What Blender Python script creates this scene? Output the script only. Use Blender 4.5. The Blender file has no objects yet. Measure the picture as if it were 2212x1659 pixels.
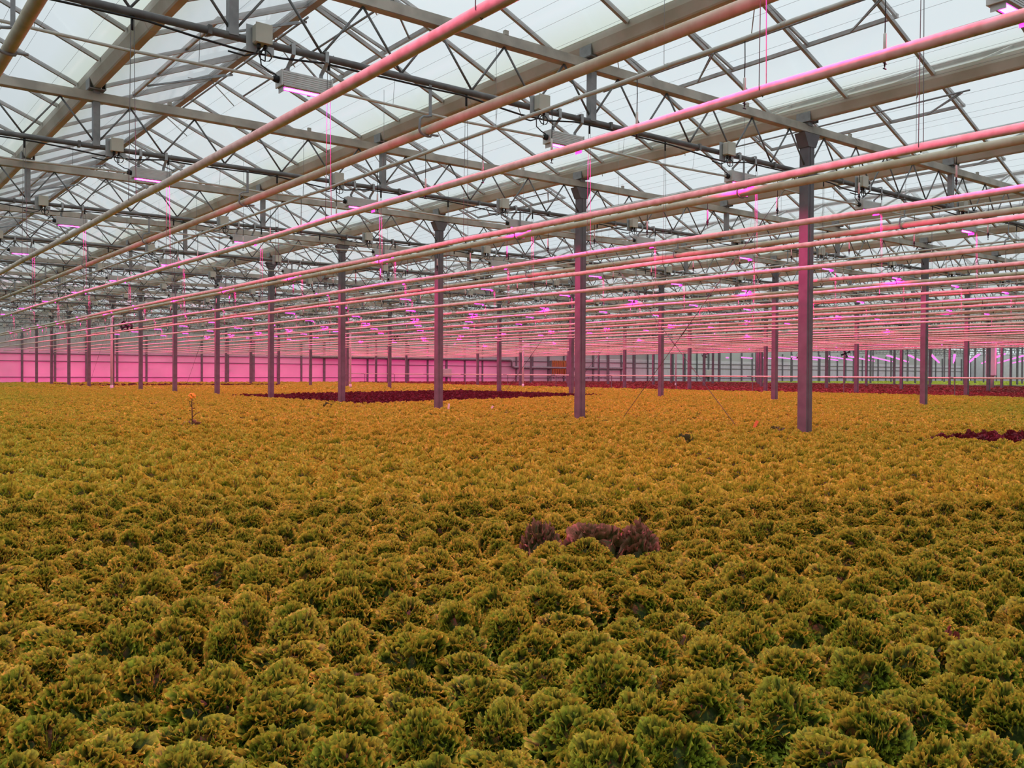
import bpy, math, random
import numpy as np
from mathutils import Vector, Matrix

sc = bpy.context.scene
C = sc.collection
D = bpy.data

# ------------------------------------------------------------------ camera
# world: x runs across the roof spans, y along the gutters, z up.  Floor z = 0.
CAMZ = 1.0
FPX, YAW, PIT, ROL = 1932.55, 0.65803, -0.01183, 0.00521
fwd = Vector((math.sin(YAW)*math.cos(PIT), math.cos(YAW)*math.cos(PIT), math.sin(PIT)))
rgt0 = Vector((math.cos(YAW), -math.sin(YAW), 0))
up0 = rgt0.cross(fwd)
RGT = rgt0*math.cos(ROL) + up0*math.sin(ROL)
UPV = -rgt0*math.sin(ROL) + up0*math.cos(ROL)
cam_d = D.cameras.new('camera'); cam = D.objects.new('camera', cam_d); C.objects.link(cam)
cam_d.sensor_width = 36.0; cam_d.lens = FPX/2212*36.0
cam_d.clip_start = 0.05; cam_d.clip_end = 600
cam.matrix_world = Matrix(((RGT.x, UPV.x, -fwd.x, 0), (RGT.y, UPV.y, -fwd.y, 0), (RGT.z, UPV.z, -fwd.z, CAMZ), (0, 0, 0, 1)))
sc.camera = cam

def px(x, y, z):
    """pixel of a world point (used for frame culling and for wording labels only)"""
    v = Vector((x, y, z-CAMZ)); d = v.dot(fwd)
    if d <= 0.05: return None
    return (1106 + FPX*v.dot(RGT)/d, 829.5 - FPX*v.dot(UPV)/d, d)
def seen(x, y, z, m=0):
    q = px(x, y, z)
    return q is not None and -m < q[0] < 2212+m and -m < q[1] < 1659+m

# ------------------------------------------------------------------ world, exposure
SKY_H, SKY_Z = 0.90, 1.5          # overcast: paler at the zenith
LED = 1100.0                        # grow light radiance
wd = D.worlds.new('overcast_sky'); sc.world = wd; wd.use_nodes = True
nt = wd.node_tree; nt.nodes.clear()
o = nt.nodes.new('ShaderNodeOutputWorld'); bg = nt.nodes.new('ShaderNodeBackground')
tc = nt.nodes.new('ShaderNodeTexCoord'); sep = nt.nodes.new('ShaderNodeSeparateXYZ')
mr = nt.nodes.new('ShaderNodeMapRange'); mr.inputs[1].default_value = 0.35; mr.inputs[2].default_value = 0.85
mr.inputs[3].default_value = SKY_H; mr.inputs[4].default_value = SKY_Z
nt.links.new(tc.outputs['Generated'], sep.inputs[0]); nt.links.new(sep.outputs[2], mr.inputs[0])
bg.inputs[0].default_value = (0.87, 0.965, 1.0, 1)
nt.links.new(mr.outputs[0], bg.inputs[1]); nt.links.new(bg.outputs[0], o.inputs[0])
sc.view_settings.view_transform = 'Standard'; sc.view_settings.look = 'None'
sc.view_settings.exposure = 0.0; sc.view_settings.gamma = 1.0; sc.view_settings.use_curve_mapping = False
try:
    sc.cycles.max_bounces = 6; sc.cycles.diffuse_bounces = 3; sc.cycles.glossy_bounces = 2
    sc.cycles.transmission_bounces = 3; sc.cycles.transparent_max_bounces = 12
    sc.cycles.caustics_reflective = False; sc.cycles.caustics_refractive = False
    sc.cycles.sample_clamp_indirect = 3.0
    sc.cycles.use_light_tree = True
except Exception:
    pass

# ------------------------------------------------------------------ materials
def mat(name, col, rough=0.6, metal=0.0, var=0.12, scale=6.0, col2=None, trans=0.0, spec=0.3, bump=0.0, attr=None, stretch=None):
    m = D.materials.new(name); m.use_nodes = True
    t = m.node_tree; b = t.nodes['Principled BSDF']
    b.inputs['Roughness'].default_value = rough; b.inputs['Metallic'].default_value = metal
    b.inputs['Specular IOR Level'].default_value = spec
    n = t.nodes.new('ShaderNodeTexNoise'); n.inputs['Scale'].default_value = scale; n.inputs['Detail'].default_value = 5
    c = t.nodes.new('ShaderNodeTexCoord')
    if stretch:
        mp = t.nodes.new('ShaderNodeMapping'); mp.inputs['Scale'].default_value = stretch
        t.links.new(c.outputs['Object'], mp.inputs[0]); t.links.new(mp.outputs[0], n.inputs['Vector'])
    else:
        t.links.new(c.outputs['Object'], n.inputs['Vector'])
    r = t.nodes.new('ShaderNodeValToRGB')
    c2 = col2 or tuple(v*(1-2*var) for v in col)
    r.color_ramp.elements[0].position = 0.38; r.color_ramp.elements[1].position = 0.62
    r.color_ramp.elements[0].color = (*c2, 1); r.color_ramp.elements[1].color = (*col, 1)
    t.links.new(n.outputs['Fac'], r.inputs[0]); t.links.new(r.outputs[0], b.inputs['Base Color'])
    if bump:
        bp = t.nodes.new('ShaderNodeBump'); bp.inputs['Strength'].default_value = bump; bp.inputs['Distance'].default_value = 0.01
        t.links.new(n.outputs['Fac'], bp.inputs['Height']); t.links.new(bp.outputs[0], b.inputs['Normal'])
    if trans:
        o = t.nodes['Material Output']; tr = t.nodes.new('ShaderNodeBsdfTranslucent'); mx = t.nodes.new('ShaderNodeMixShader')
        mx.inputs[0].default_value = trans
        t.links.new(r.outputs[0], tr.inputs[0]); t.links.new(b.outputs[0], mx.inputs[1]); t.links.new(tr.outputs[0], mx.inputs[2])
        t.links.new(mx.outputs[0], o.inputs[0])
    return m

M = {}
M['galv'] = mat('galvanised_steel', (0.32, 0.32, 0.325), 0.55, 0.25, 0.12, 9)
M['post'] = mat('post_steel', (0.18, 0.165, 0.178), 0.6, 0.1, 0.1, 5)
M['chord'] = mat('aged_chord', (0.54, 0.49, 0.42), 0.6, 0.1, 0.15, 3)
M['tube'] = mat('dark_truss_tube', (0.20, 0.19, 0.185), 0.55, 0.2, 0.15, 6)
M['rod'] = mat('web_rod', (0.20, 0.20, 0.20), 0.5, 0.3, 0.1, 8)
M['alu'] = mat('roof_aluminium', (0.48, 0.455, 0.44), 0.5, 0.2, 0.12, 4)
M['gutter'] = mat('weathered_gutter', (0.62, 0.58, 0.51), 0.6, 0.0, 0.14, 1.6, col2=(0.47, 0.43, 0.35))
M['lowpipe'] = mat('white_pipe_paint', (0.80, 0.72, 0.62), 0.45, 0, 0.09, 14, col2=(0.66, 0.55, 0.45), bump=0.15)
M['bigpipe'] = mat('cream_pipe_paint', (0.62, 0.56, 0.42), 0.5, 0, 0.1, 7, col2=(0.52, 0.46, 0.31), bump=0.1)
M['plastic'] = mat('grey_white_plastic', (0.60, 0.58, 0.53), 0.5, 0, 0.06, 8)
M['coolant'] = mat('white_tube', (0.66, 0.62, 0.56), 0.5, 0, 0.06, 8)
M['box'] = mat('beige_box', (0.58, 0.545, 0.46), 0.5, 0, 0.05, 5)
M['lamp'] = mat('lamp_aluminium', (0.72, 0.70, 0.68), 0.45, 0.2, 0.05, 6)
M['bracket'] = mat('bracket_zinc', (0.45, 0.46, 0.47), 0.45, 0.3, 0.08, 9)
M['black'] = mat('black_rubber', (0.03, 0.03, 0.032), 0.5, 0, 0.2, 9)
M['wire'] = mat('steel_wire', (0.16, 0.14, 0.14), 0.5, 0.2, 0.1, 9)
M['weight'] = mat('white_weight', (0.72, 0.68, 0.62), 0.5, 0, 0.05, 9)
M['white'] = mat('white_sheet', (0.66, 0.66, 0.67), 0.6, 0, 0.04, 3)
M['film'] = mat('white_wall_film', (0.82, 0.80, 0.81), 0.7, 0, 0.05, 0.5, trans=0.4)
M['screen'] = mat('white_roller_screen', (0.62, 0.62, 0.60), 0.75, 0, 0.05, 0.4, trans=0.15)
M['wallpost'] = mat('wall_post_steel', (0.20, 0.19, 0.20), 0.6, 0.1, 0.1, 4)
M['soil'] = mat('dark_bed', (0.035, 0.026, 0.018), 0.9, 0, 0.3, 12, bump=0.5)
M['orange'] = mat('orange_hose', (0.75, 0.24, 0.05), 0.5, 0, 0.1, 9)
M['tagw'] = mat('white_tag', (0.85, 0.80, 0.74), 0.6, 0, 0.03, 9)
M['tago'] = mat('orange_tag', (0.85, 0.28, 0.10), 0.6, 0, 0.03, 9)
M['petal'] = mat('yellow_petals', (0.85, 0.50, 0.04), 0.6, 0, 0.1, 40)
M['stem'] = mat('dark_stem', (0.10, 0.09, 0.04), 0.7, 0, 0.1, 30)
M['kerb'] = mat('concrete_kerb', (0.30, 0.28, 0.26), 0.85, 0, 0.1, 3)

# emissive diodes
m = D.materials.new('pink_diodes'); m.use_nodes = True; t = m.node_tree; t.nodes.clear()
oo = t.nodes.new('ShaderNodeOutputMaterial'); em = t.nodes.new('ShaderNodeEmission')
em.inputs[0].default_value = (1.0, 0.0008, 0.21, 1); em.inputs[1].default_value = LED
t.links.new(em.outputs[0], oo.inputs[0]); M['led'] = m
m.cycles.emission_sampling = 'FRONT'
m = D.materials.new('far_pink_diodes'); m.use_nodes = True; t = m.node_tree; t.nodes.clear()
oo = t.nodes.new('ShaderNodeOutputMaterial'); em = t.nodes.new('ShaderNodeEmission')
em.inputs[0].default_value = (1.0, 0.12, 0.62, 1); em.inputs[1].default_value = 2.4
t.links.new(em.outputs[0], oo.inputs[0]); M['ledfar'] = m

m = D.materials.new('added_backlight_diodes'); m.use_nodes = True; t = m.node_tree; t.nodes.clear()  # emission of the unseen line added behind the wall film
oo = t.nodes.new('ShaderNodeOutputMaterial'); em = t.nodes.new('ShaderNodeEmission')
em.inputs[0].default_value = (1.0, 0.02, 0.30, 1); em.inputs[1].default_value = 520.0
t.links.new(em.outputs[0], oo.inputs[0]); M['ledline'] = m
m.cycles.emission_sampling = 'FRONT'
# roof glass: mostly clear, a little diffusing, mirror at glancing angles, algae along the gutters
def glass(name, haze=0.10):
    m = D.materials.new(name); m.use_nodes = True; t = m.node_tree; t.nodes.clear()
    L = t.links.new
    oo = t.nodes.new('ShaderNodeOutputMaterial')
    tr = t.nodes.new('ShaderNodeBsdfTransparent'); tl = t.nodes.new('ShaderNodeBsdfTranslucent'); gl = t.nodes.new('ShaderNodeBsdfGlossy')
    df = t.nodes.new('ShaderNodeBsdfDiffuse'); df.inputs[0].default_value = (0.5, 0.52, 0.50, 1)
    gl.inputs['Roughness'].default_value = 0.08
    gl.inputs['Color'].default_value = (0.9, 0.9, 0.9, 1)
    n = t.nodes.new('ShaderNodeTexNoise'); n.inputs['Scale'].default_value = 0.55; n.inputs['Detail'].default_value = 5
    tc = t.nodes.new('ShaderNodeTexCoord'); gp_ = t.nodes.new('ShaderNodeNewGeometry'); L(gp_.outputs['Position'], n.inputs['Vector'])
    sp = t.nodes.new('ShaderNodeSeparateXYZ'); L(gp_.outputs['Position'], sp.inputs[0])
    mr = t.nodes.new('ShaderNodeMapRange'); mr.inputs[1].default_value = 4.93; mr.inputs[2].default_value = 5.12
    mr.inputs[3].default_value = 1.0; mr.inputs[4].default_value = 0.0
    L(sp.outputs[2], mr.inputs[0])
    mu = t.nodes.new('ShaderNodeMath'); mu.operation = 'MULTIPLY'; L(mr.outputs[0], mu.inputs[0]); L(n.outputs['Fac'], mu.inputs[1])
    cr = t.nodes.new('ShaderNodeMix'); cr.data_type = 'RGBA'
    cr.inputs[6].default_value = (0.965, 0.975, 0.985, 1); cr.inputs[7].default_value = (0.76, 0.79, 0.58, 1)
    L(mu.outputs[0], cr.inputs[0]); L(cr.outputs[2], tr.inputs[0]); L(cr.outputs[2], tl.inputs[0])
    md = t.nodes.new('ShaderNodeMixShader'); md.inputs[0].default_value = 0.2
    L(tl.outputs[0], md.inputs[1]); L(df.outputs[0], md.inputs[2])
    m1 = t.nodes.new('ShaderNodeMixShader'); m1.inputs[0].default_value = haze
    hz = t.nodes.new('ShaderNodeMath'); hz.operation = 'MULTIPLY_ADD'; L(n.outputs['Fac'], hz.inputs[0]); hz.inputs[1].default_value = 0.12; hz.inputs[2].default_value = haze-0.06
    L(hz.outputs[0], m1.inputs[0])
    L(tr.outputs[0], m1.inputs[1]); L(md.outputs[0], m1.inputs[2])
    lw = t.nodes.new('ShaderNodeLayerWeight'); lw.inputs['Blend'].default_value = 0.5
    pw = t.nodes.new('ShaderNodeMath'); pw.operation = 'POWER'; L(lw.outputs['Facing'], pw.inputs[0]); pw.inputs[1].default_value = 5.0
    fr = t.nodes.new('ShaderNodeMath'); fr.operation = 'MULTIPLY_ADD'; L(pw.outputs[0], fr.inputs[0]); fr.inputs[1].default_value = 0.85; fr.inputs[2].default_value = 0.06
    m2 = t.nodes.new('ShaderNodeMixShader'); L(fr.outputs[0], m2.inputs[0]); L(m1.outputs[0], m2.inputs[1]); L(gl.outputs[0], m2.inputs[2])
    L(m2.outputs[0], oo.inputs[0]); return m
M['glass'] = glass('roof_glass')

# leaves: blade and frilled margin differ in colour; every head has its own tint
def leafmat(name, blade, tip, tip2, tr=0.3):
    m = D.materials.new(name); m.use_nodes = True; t = m.node_tree; L = t.links.new
    b = t.nodes['Principled BSDF']; b.inputs['Roughness'].default_value = 0.5; b.inputs['Specular IOR Level'].default_value = 0.25
    at = t.nodes.new('ShaderNodeAttribute'); at.attribute_name = 'margin'
    oi = t.nodes.new('ShaderNodeObjectInfo')
    mxt = t.nodes.new('ShaderNodeMix'); mxt.data_type = 'RGBA'; mxt.inputs[6].default_value = (*tip, 1); mxt.inputs[7].default_value = (*tip2, 1)
    L(oi.outputs['Random'], mxt.inputs[0])
    n = t.nodes.new('ShaderNodeTexNoise'); n.inputs['Scale'].default_value = 85; n.inputs['Detail'].default_value = 4; n.inputs['Roughness'].default_value = 0.65
    tc = t.nodes.new('ShaderNodeTexCoord'); L(tc.outputs['Object'], n.inputs['Vector'])
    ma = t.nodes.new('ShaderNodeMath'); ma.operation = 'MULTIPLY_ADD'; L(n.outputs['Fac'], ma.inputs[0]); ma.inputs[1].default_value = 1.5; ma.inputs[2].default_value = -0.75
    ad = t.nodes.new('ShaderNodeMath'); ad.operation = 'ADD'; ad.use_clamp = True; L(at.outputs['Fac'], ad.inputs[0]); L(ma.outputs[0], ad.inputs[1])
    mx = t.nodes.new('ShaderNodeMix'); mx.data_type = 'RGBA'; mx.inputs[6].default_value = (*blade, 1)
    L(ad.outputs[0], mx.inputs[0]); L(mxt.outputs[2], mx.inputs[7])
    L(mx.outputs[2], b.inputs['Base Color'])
    tl = t.nodes.new('ShaderNodeBsdfTranslucent'); L(mx.outputs[2], tl.inputs[0])
    ms = t.nodes.new('ShaderNodeMixShader'); ms.inputs[0].default_value = tr
    L(b.outputs[0], ms.inputs[1]); L(tl.outputs[0], ms.inputs[2]); L(ms.outputs[0], t.nodes['Material Output'].inputs[0])
    return m
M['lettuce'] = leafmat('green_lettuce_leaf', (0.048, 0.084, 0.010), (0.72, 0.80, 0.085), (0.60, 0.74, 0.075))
M['red'] = leafmat('red_lettuce_leaf', (0.060, 0.020, 0.014), (0.15, 0.024, 0.026), (0.11, 0.020, 0.030), 0.15)
M['redmix'] = leafmat('red_green_lettuce_leaf', (0.13, 0.040, 0.022), (0.36, 0.10, 0.075), (0.24, 0.045, 0.05), 0.15)
M['rogue'] = leafmat('brown_lettuce_leaf', (0.07, 0.09, 0.025), (0.40, 0.27, 0.16), (0.32, 0.20, 0.13), 0.15)
M['weed'] = leafmat('dark_green_leaf', (0.05, 0.09, 0.03), (0.10, 0.16, 0.05), (0.12, 0.15, 0.05), 0.2)

# ------------------------------------------------------------------ mesh helpers
class MB:
    def __init__(s): s.v = []; s.f = []; s.sm = []; s.mi = []
    def add(s, vs, fs, smooth=False, mi=0):
        b = len(s.v); s.v.extend([tuple(p) for p in vs])
        for f in fs: s.f.append(tuple(i+b for i in f)); s.sm.append(smooth); s.mi.append(mi)
    def box(s, c, d, rz=0.0, mi=0, bev=0.0):
        x, y, z = d[0]/2, d[1]/2, d[2]/2
        if bev > 0:
            bb = min(bev, x*.45, y*.45, z*.45); vs = []
            pts = [(-x+bb, -y), (x-bb, -y), (x, -y+bb), (x, y-bb), (x-bb, y), (-x+bb, y), (-x, y-bb), (-x, -y+bb)]
            sh = lambda p, q: (p[0]-math.copysign(bb, p[0]) if abs(p[0]) > 1e-9 else 0, p[1]-math.copysign(bb, p[1]))
            rings = [[(p[0]*(x-bb)/x, p[1]*(y-bb)/y, -z) for p in pts], [(p[0], p[1], -z+bb) for p in pts], [(p[0], p[1], z-bb) for p in pts], [(p[0]*(x-bb)/x, p[1]*(y-bb)/y, z) for p in pts]]
            vs = [q for r in rings for q in r]; fs = [tuple(range(7, -1, -1)), tuple(range(24, 32))]
            for k in range(3):
                for i in range(8): fs.append((k*8+i, k*8+(i+1) % 8, k*8+8+(i+1) % 8, k*8+8+i))
        else:
            vs = [(-x, -y, -z), (x, -y, -z), (x, y, -z), (-x, y, -z), (-x, -y, z), (x, -y, z), (x, y, z), (-x, y, z)]
            fs = [(3, 2, 1, 0), (4, 5, 6, 7), (0, 1, 5, 4), (1, 2, 6, 5), (2, 3, 7, 6), (3, 0, 4, 7)]
        ca, sa = math.cos(rz), math.sin(rz)
        s.add([(c[0]+p[0]*ca-p[1]*sa, c[1]+p[0]*sa+p[1]*ca, c[2]+p[2]) for p in vs], fs, False, mi)
    def bar(s, a, b, w, h, up=(0, 0, 1), mi=0):
        """rectangular bar from a to b, h measured along up"""
        a = Vector(a); b = Vector(b); d = (b-a).normalized(); u = Vector(up)
        n = d.cross(u).normalized(); u = n.cross(d).normalized()
        vs = []
        for p in (a, b):
            for i, j in ((-1, -1), (1, -1), (1, 1), (-1, 1)): vs.append(p+n*(i*w/2)+u*(j*h/2))
        s.add(vs, [(3, 2, 1, 0), (4, 5, 6, 7), (0, 1, 5, 4), (1, 2, 6, 5), (2, 3, 7, 6), (3, 0, 4, 7)], False, mi)
    def tube(s, pts, r, seg=8, mi=0, cap=True):
        pts = [Vector(p) for p in pts]; n = len(pts); vs = []; fs = []
        rr = r if isinstance(r, (list, tuple)) else [r]*n
        prev = None
        for i, p in enumerate(pts):
            t = (pts[min(i+1, n-1)]-pts[max(i-1, 0)]).normalized()
            if prev is None:
                a = Vector((0, 0, 1)) if abs(t.z) < 0.9 else Vector((1, 0, 0))
                u = t.cross(a).normalized()
            else:
                u = (prev-t*prev.dot(t)).normalized()
            prev = u; w = t.cross(u)
            for k in range(seg):
                an = 2*math.pi*k/seg; vs.append(p+(u*math.cos(an)+w*math.sin(an))*rr[i])
        for i in range(n-1):
            for k in range(seg): fs.append((i*seg+k, i*seg+(k+1) % seg, (i+1)*seg+(k+1) % seg, (i+1)*seg+k))
        s.add(vs, fs, True, mi)
        if cap:
            b = len(s.v)-n*seg
            s.f.append(tuple(b+k for k in range(seg-1, -1, -1))); s.sm.append(False); s.mi.append(mi)
            s.f.append(tuple(b+(n-1)*seg+k for k in range(seg))); s.sm.append(False); s.mi.append(mi)
    def prism(s, prof, a, b, axis='y', mi=0):
        """closed profile of (x,z) swept along y from a to b"""
        n = len(prof); vs = [(p[0], a, p[1]) for p in prof]+[(p[0], b, p[1]) for p in prof]
        fs = [tuple(range(n)), tuple(range(2*n-1, n-1, -1))]+[(i, i+n, (i+1) % n+n, (i+1) % n) for i in range(n)]
        s.add(vs, fs, False, mi)
    def mesh(s, name, mats):
        me = D.meshes.new(name); me.from_pydata(s.v, [], s.f); me.update()
        for m in (mats if isinstance(mats, (list, tuple)) else [mats]): me.materials.append(m)
        me.polygons.foreach_set('use_smooth', s.sm); me.polygons.foreach_set('material_index', s.mi)
        return me
    def obj(s, name, mats, parent=None, loc=None):
        o = D.objects.new(name, s.mesh(name, mats)); C.objects.link(o)
        if parent: o.parent = parent
        if loc is not None: o.location = loc
        return o

def empty(name, loc=(0, 0, 0)):
    o = D.objects.new(name, None); o.empty_display_size = 0.05; C.objects.link(o); o.location = loc; return o
def tag(o, label, cat, group=None):
    o['label'] = label; o['category'] = cat
    if group: o['group'] = group
    return o
def struct(o): o['kind'] = 'structure'; return o
def link(name, me, parent=None, loc=(0, 0, 0)):
    o = D.objects.new(name, me); C.objects.link(o); o.location = loc
    if parent: o.parent = parent
    return o
ORD = 'zeroth first second third fourth fifth sixth seventh eighth ninth tenth eleventh twelfth thirteenth fourteenth fifteenth sixteenth seventeenth eighteenth nineteenth'.split()
TENS = {20: 'twenty', 30: 'thirty', 40: 'forty', 50: 'fifty', 60: 'sixty'}
TENTH = {20: 'twentieth', 30: 'thirtieth', 40: 'fortieth', 50: 'fiftieth', 60: 'sixtieth'}
def nth(n):
    if n < 20: return ORD[n]
    t, u = n//10*10, n % 10
    return TENTH[t] if u == 0 else TENS[t]+'-'+ORD[u]

# ------------------------------------------------------------------ layout
U0, ST = 7.887, 5.0          # first full truss, truss spacing
WA, BAY = 11.62, 13.05       # nearest post row, bay width
G = BAY/3                    # gutter spacing
UE = U0+13*ST                # far end wall
US = -7.1                    # near end of the house
WL = WA-BAY-2*G              # left wall
WR = WA+11*BAY               # right wall
WS = WA+5*BAY                # screen between the compartments
CROP = 0.21
ZB, ZT, ZG, ZR = 4.0, 4.64, 4.86, 5.82   # bottom chord, top chord, gutter, ridge
KS = range(-1, 13)

# ------------------------------------------------------------------ floor, walls
b = MB(); b.box(((WL+WR)/2, (US+UE)/2, -0.05), (WR-WL+20, UE-US+20, 0.1)); struct(b.obj('floor', M['soil']))

# far wall: film below, white sheet above, posts and rails
wf = MB(); wf.box(((WL+WS-6)/2, UE+0.6, 1.32), (WS-6-WL, 0.06, 2.64))
fw = struct(wf.obj('wall_far', M['film']))
b = MB(); b.box(((WS-6+WR)/2, UE+0.6, 1.32), (WR-WS+6, 0.06, 2.64)); b.obj('white_panel', M['white'], fw)
b = MB(); b.box(((WL+WR)/2, UE+0.62, 3.9), (WR-WL, 0.06, 2.5)); b.obj('upper_panel', M['screen'], fw)
for z, r in ((1.73, 0.04), (2.28, 0.05), (0.55, 0.04)):
    b = MB(); b.bar((WL, UE+0.53, z), (WR, UE+0.53, z), 0.05, r*1.4); b.obj('wall_rail', M['wallpost'], fw)
i = 0
x = WL
while x < WR:
    if seen(x, UE, 1.2, 60):
        b = MB(); b.box((x, UE+0.5, 1.9), (0.14 if i % 3 else 0.2, 0.12, 3.8)); b.obj('wall_post', M['wallpost'], fw)
    x += G/2; i += 1
# unseen wall and roof slab added to block daylight, plus lights tinting the film pink
b = MB(); b.box(((WL+WS-6)/2, UE+6.0, 1.5), (WS-6-WL, 0.1, 3.0)); struct(b.obj('daylight_block_wall', M['white']))
b = MB(); b.box(((WL+WS-6)/2, UE+3.36, 2.95), (WS-6-WL, 5.3, 0.1)); struct(b.obj('ceiling', M['white']))  # opaque slab added so daylight cannot reach the film from behind
e = empty('added_light_line', ((WL+58)/2+2, UE+3.3, 0))  # unseen light added to make the far wall film glow pink
b = MB(); b.box((0, 0, 2.80), (56, 0.12, 0.08)); b.obj('housing', M['lamp'], e)
for q in range(6):
    b = MB(); b.box((-25+q*10, 0, 2.872), (0.02, 0.02, 0.055)); b.obj('hanging_rod', M['galv'], e)
b = MB(); b.add([(-28, -0.05, 2.755), (28, -0.05, 2.755), (28, 0.05, 2.755), (-28, 0.05, 2.755)], [(3, 2, 1, 0)]); b.obj('diode_strip', M['ledline'], e)
tag(e, 'unseen line of lights added behind the far wall film to turn it pink', 'lamp')
b = MB(); b.box((WL, (US+UE)/2, 2.3), (0.06, UE-US, 4.6)); struct(b.obj('wall_left', M['film']))
b = MB(); b.box(((WL+WR)/2, US, 2.3), (WR-WL, 0.06, 4.6)); struct(b.obj('wall_back', M['film']))
wr = MB(); wr.box((WR, (US+UE)/2, 2.3), (0.06, UE-US, 4.6)); wr = struct(wr.obj('wall_right', M['white']))
for k in range(0, 15):
    b = MB(); b.box((WR-0.1, U0+ST*k, 2.0), (0.14, 0.14, 4.0)); b.obj('wall_post', M['wallpost'], wr)
# hanging screen between the compartments, rolled up to overhead height
b = MB(); n = 120
for k in range(n):
    y0, y1 = US+(UE-US)*k/n, US+(UE-US)*(k+1)/n
    x0, x1 = WS+0.35+0.02*math.sin(k*1.7), WS+0.35+0.02*math.sin((k+1)*1.7)
    b.add([(x0, y0, 3.75), (x1, y1, 3.75), (x1, y1, 4.8), (x0, y0, 4.8), (x0+.02, y0, 3.75), (x1+.02, y1, 3.75), (x1+.02, y1, 4.8), (x0+.02, y0, 4.8)],
          [(0, 1, 2, 3), (7, 6, 5, 4), (0, 4, 5, 1)], True)
sw = struct(b.obj('wall_screen', M['screen']))
b = MB(); b.tube([(WS+0.36, US, 3.73), (WS+0.36, UE, 3.73)], 0.05, 8); b.obj('roller_tube', M['plastic'], sw)
b = MB(); b.box((WS+0.3, (US+UE)/2, 0.12), (0.3, UE-US, 0.24)); struct(b.obj('trim_1', M['kerb']))

# ------------------------------------------------------------------ roof
gut_w = [WA+G*k for k in range(-5, 16)]
def vent_at(gi, j, sg=1):
    if sg < 0: return gi == 3 and (j-7) % 8 in (0, 1, 2)
    st_ = 6 if gi == 3 else (gi-1) % 8
    return 2 < gi <= 10 and (j-st_) % 8 in (0, 1, 2)
PW = 1.25; NP = int((UE-US)/PW)+1
Y0 = 7.17-12*PW
vents = []
for gi, gw in enumerate(gut_w[:-1]):
    rw = gw+G/2
    ce = empty('ceiling', (rw, 0, 0)); struct(ce)
    dz = (ZR-ZG-0.08); zl = ZG+0.08
    for sgn in (-1, 1):
        eave = sgn*(G/2-0.126)
        glb = MB(); bars = MB()
        mid = 0.50
        for j in range(NP):
            ya, yb = Y0+j*PW, Y0+(j+1)*PW
            vent = vent_at(gi, j, sgn)
            pA, pM, pR = (eave, zl), (eave*mid, ZR-dz*mid), (0.0, ZR)
            glb.add([(pA[0], ya, pA[1]), (pA[0], yb, pA[1]), (pM[0], yb, pM[1]), (pM[0], ya, pM[1])], [(0, 1, 2, 3)])
            if not vent:
                glb.add([(pM[0], ya, pM[1]), (pM[0], yb, pM[1]), (pR[0], yb, pR[1]), (pR[0], ya, pR[1])], [(0, 1, 2, 3)])
        for j in range(NP+1):
            ya = Y0+j*PW
            bars.bar((eave, ya, zl-0.005), (0.0, ya, ZR-0.005), 0.042, 0.05, (0, 0, 1))
        glb.obj('glass_slope', M['glass'], ce)
        bars.obj('glazing_bars', M['alu'], ce)
    rb = MB()
    rb.prism([(-0.05, ZR-0.06), (0.05, ZR-0.06), (0.07, ZR+0.01), (0.0, ZR+0.05), (-0.07, ZR+0.01)], Y0, UE+0.6); rb.obj('ridge_beam', M['alu'], ce)
    # small stays under the bars near the ridge
    if gi <= 7:
        sb = MB()
        for j in range(0, NP, 2):
            ya = Y0+j*PW
            sb.bar((0.0, ya+0.02, ZR-0.06), (0.55, ya+0.5, ZR-dz*0.25-0.02), 0.012, 0.012)
            sb.bar((0.0, ya-0.02, ZR-0.06), (-0.55, ya-0.5, ZR-dz*0.25-0.02), 0.012, 0.012)
        sb.obj('ridge_stays', M['alu'], ce)
    for j in range(NP):
        for sg in (-1, 1):
            if vent_at(gi, j, sg) and not vent_at(gi, j-1, sg): vents.append((gi, rw, j, sg))
for i in range(2):   # end walls of the roof
    y = UE+0.6 if i else US
    b = MB()
    for gw in gut_w[:-1]:
        b.add([(gw, y, ZG), (gw+G, y, ZG), (gw+G/2, y, ZR)], [(0, 1, 2)])
    struct(b.obj('wall_gable', M['screen']))

# open roof vents hinged on the ridges
van = {}
for gi, rw, j, sg in vents:
    ya = Y0+j*PW; Lv = 3*PW
    if not (seen(rw+0.6, ya+Lv/2, 5.6, 300)): continue
    v = empty('window', (rw, ya, ZR)); struct(v)
    slope = math.atan2(ZR-ZG-0.08, G/2-0.09); an = slope-math.radians(3.5 if sg > 0 else -0.6)
    ln = 1.19; ln *= 1.12 if sg < 0 else 1.0
    ex, ez = sg*ln*math.cos(an), -ln*math.sin(an); e0 = sg*0.03
    f = MB()
    for q in range(4):
        f.bar((e0, q*PW, 0.03), (ex, q*PW, ez+0.03), 0.03, 0.04)
    f.bar((ex, -0.02, ez+0.03), (ex, Lv+0.02, ez+0.03), 0.045, 0.05)
    f.bar((e0, 0, 0.04), (e0, Lv, 0.04), 0.04, 0.04)
    f.obj('window_frame', M['alu'], v)
    g = MB(); g.add([(e0, 0, 0.045), (ex, 0, ez+0.045), (ex, Lv, ez+0.045), (e0, Lv, 0.045)], [(0, 1, 2, 3)]); g.obj('window_pane', M['glass'], v)
    r = MB()
    for q in (0.6, Lv-0.6):
        r.bar((ex-e0, q, ez+0.01), (sg*0.25, q-1.0, -0.42), 0.018, 0.025)
        r.bar((ex-e0, q, ez+0.01), (sg*0.32, q-0.9, -0.40), 0.014, 0.014)
    r.obj('opener_rod', M['galv'], v)
    s_ = MB(); s_.tube([(sg*0.28, -0.5, -0.40), (sg*0.28, Lv+0.6, -0.40)], 0.014, 6); s_.obj('push_tube', M['galv'], v)

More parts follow.
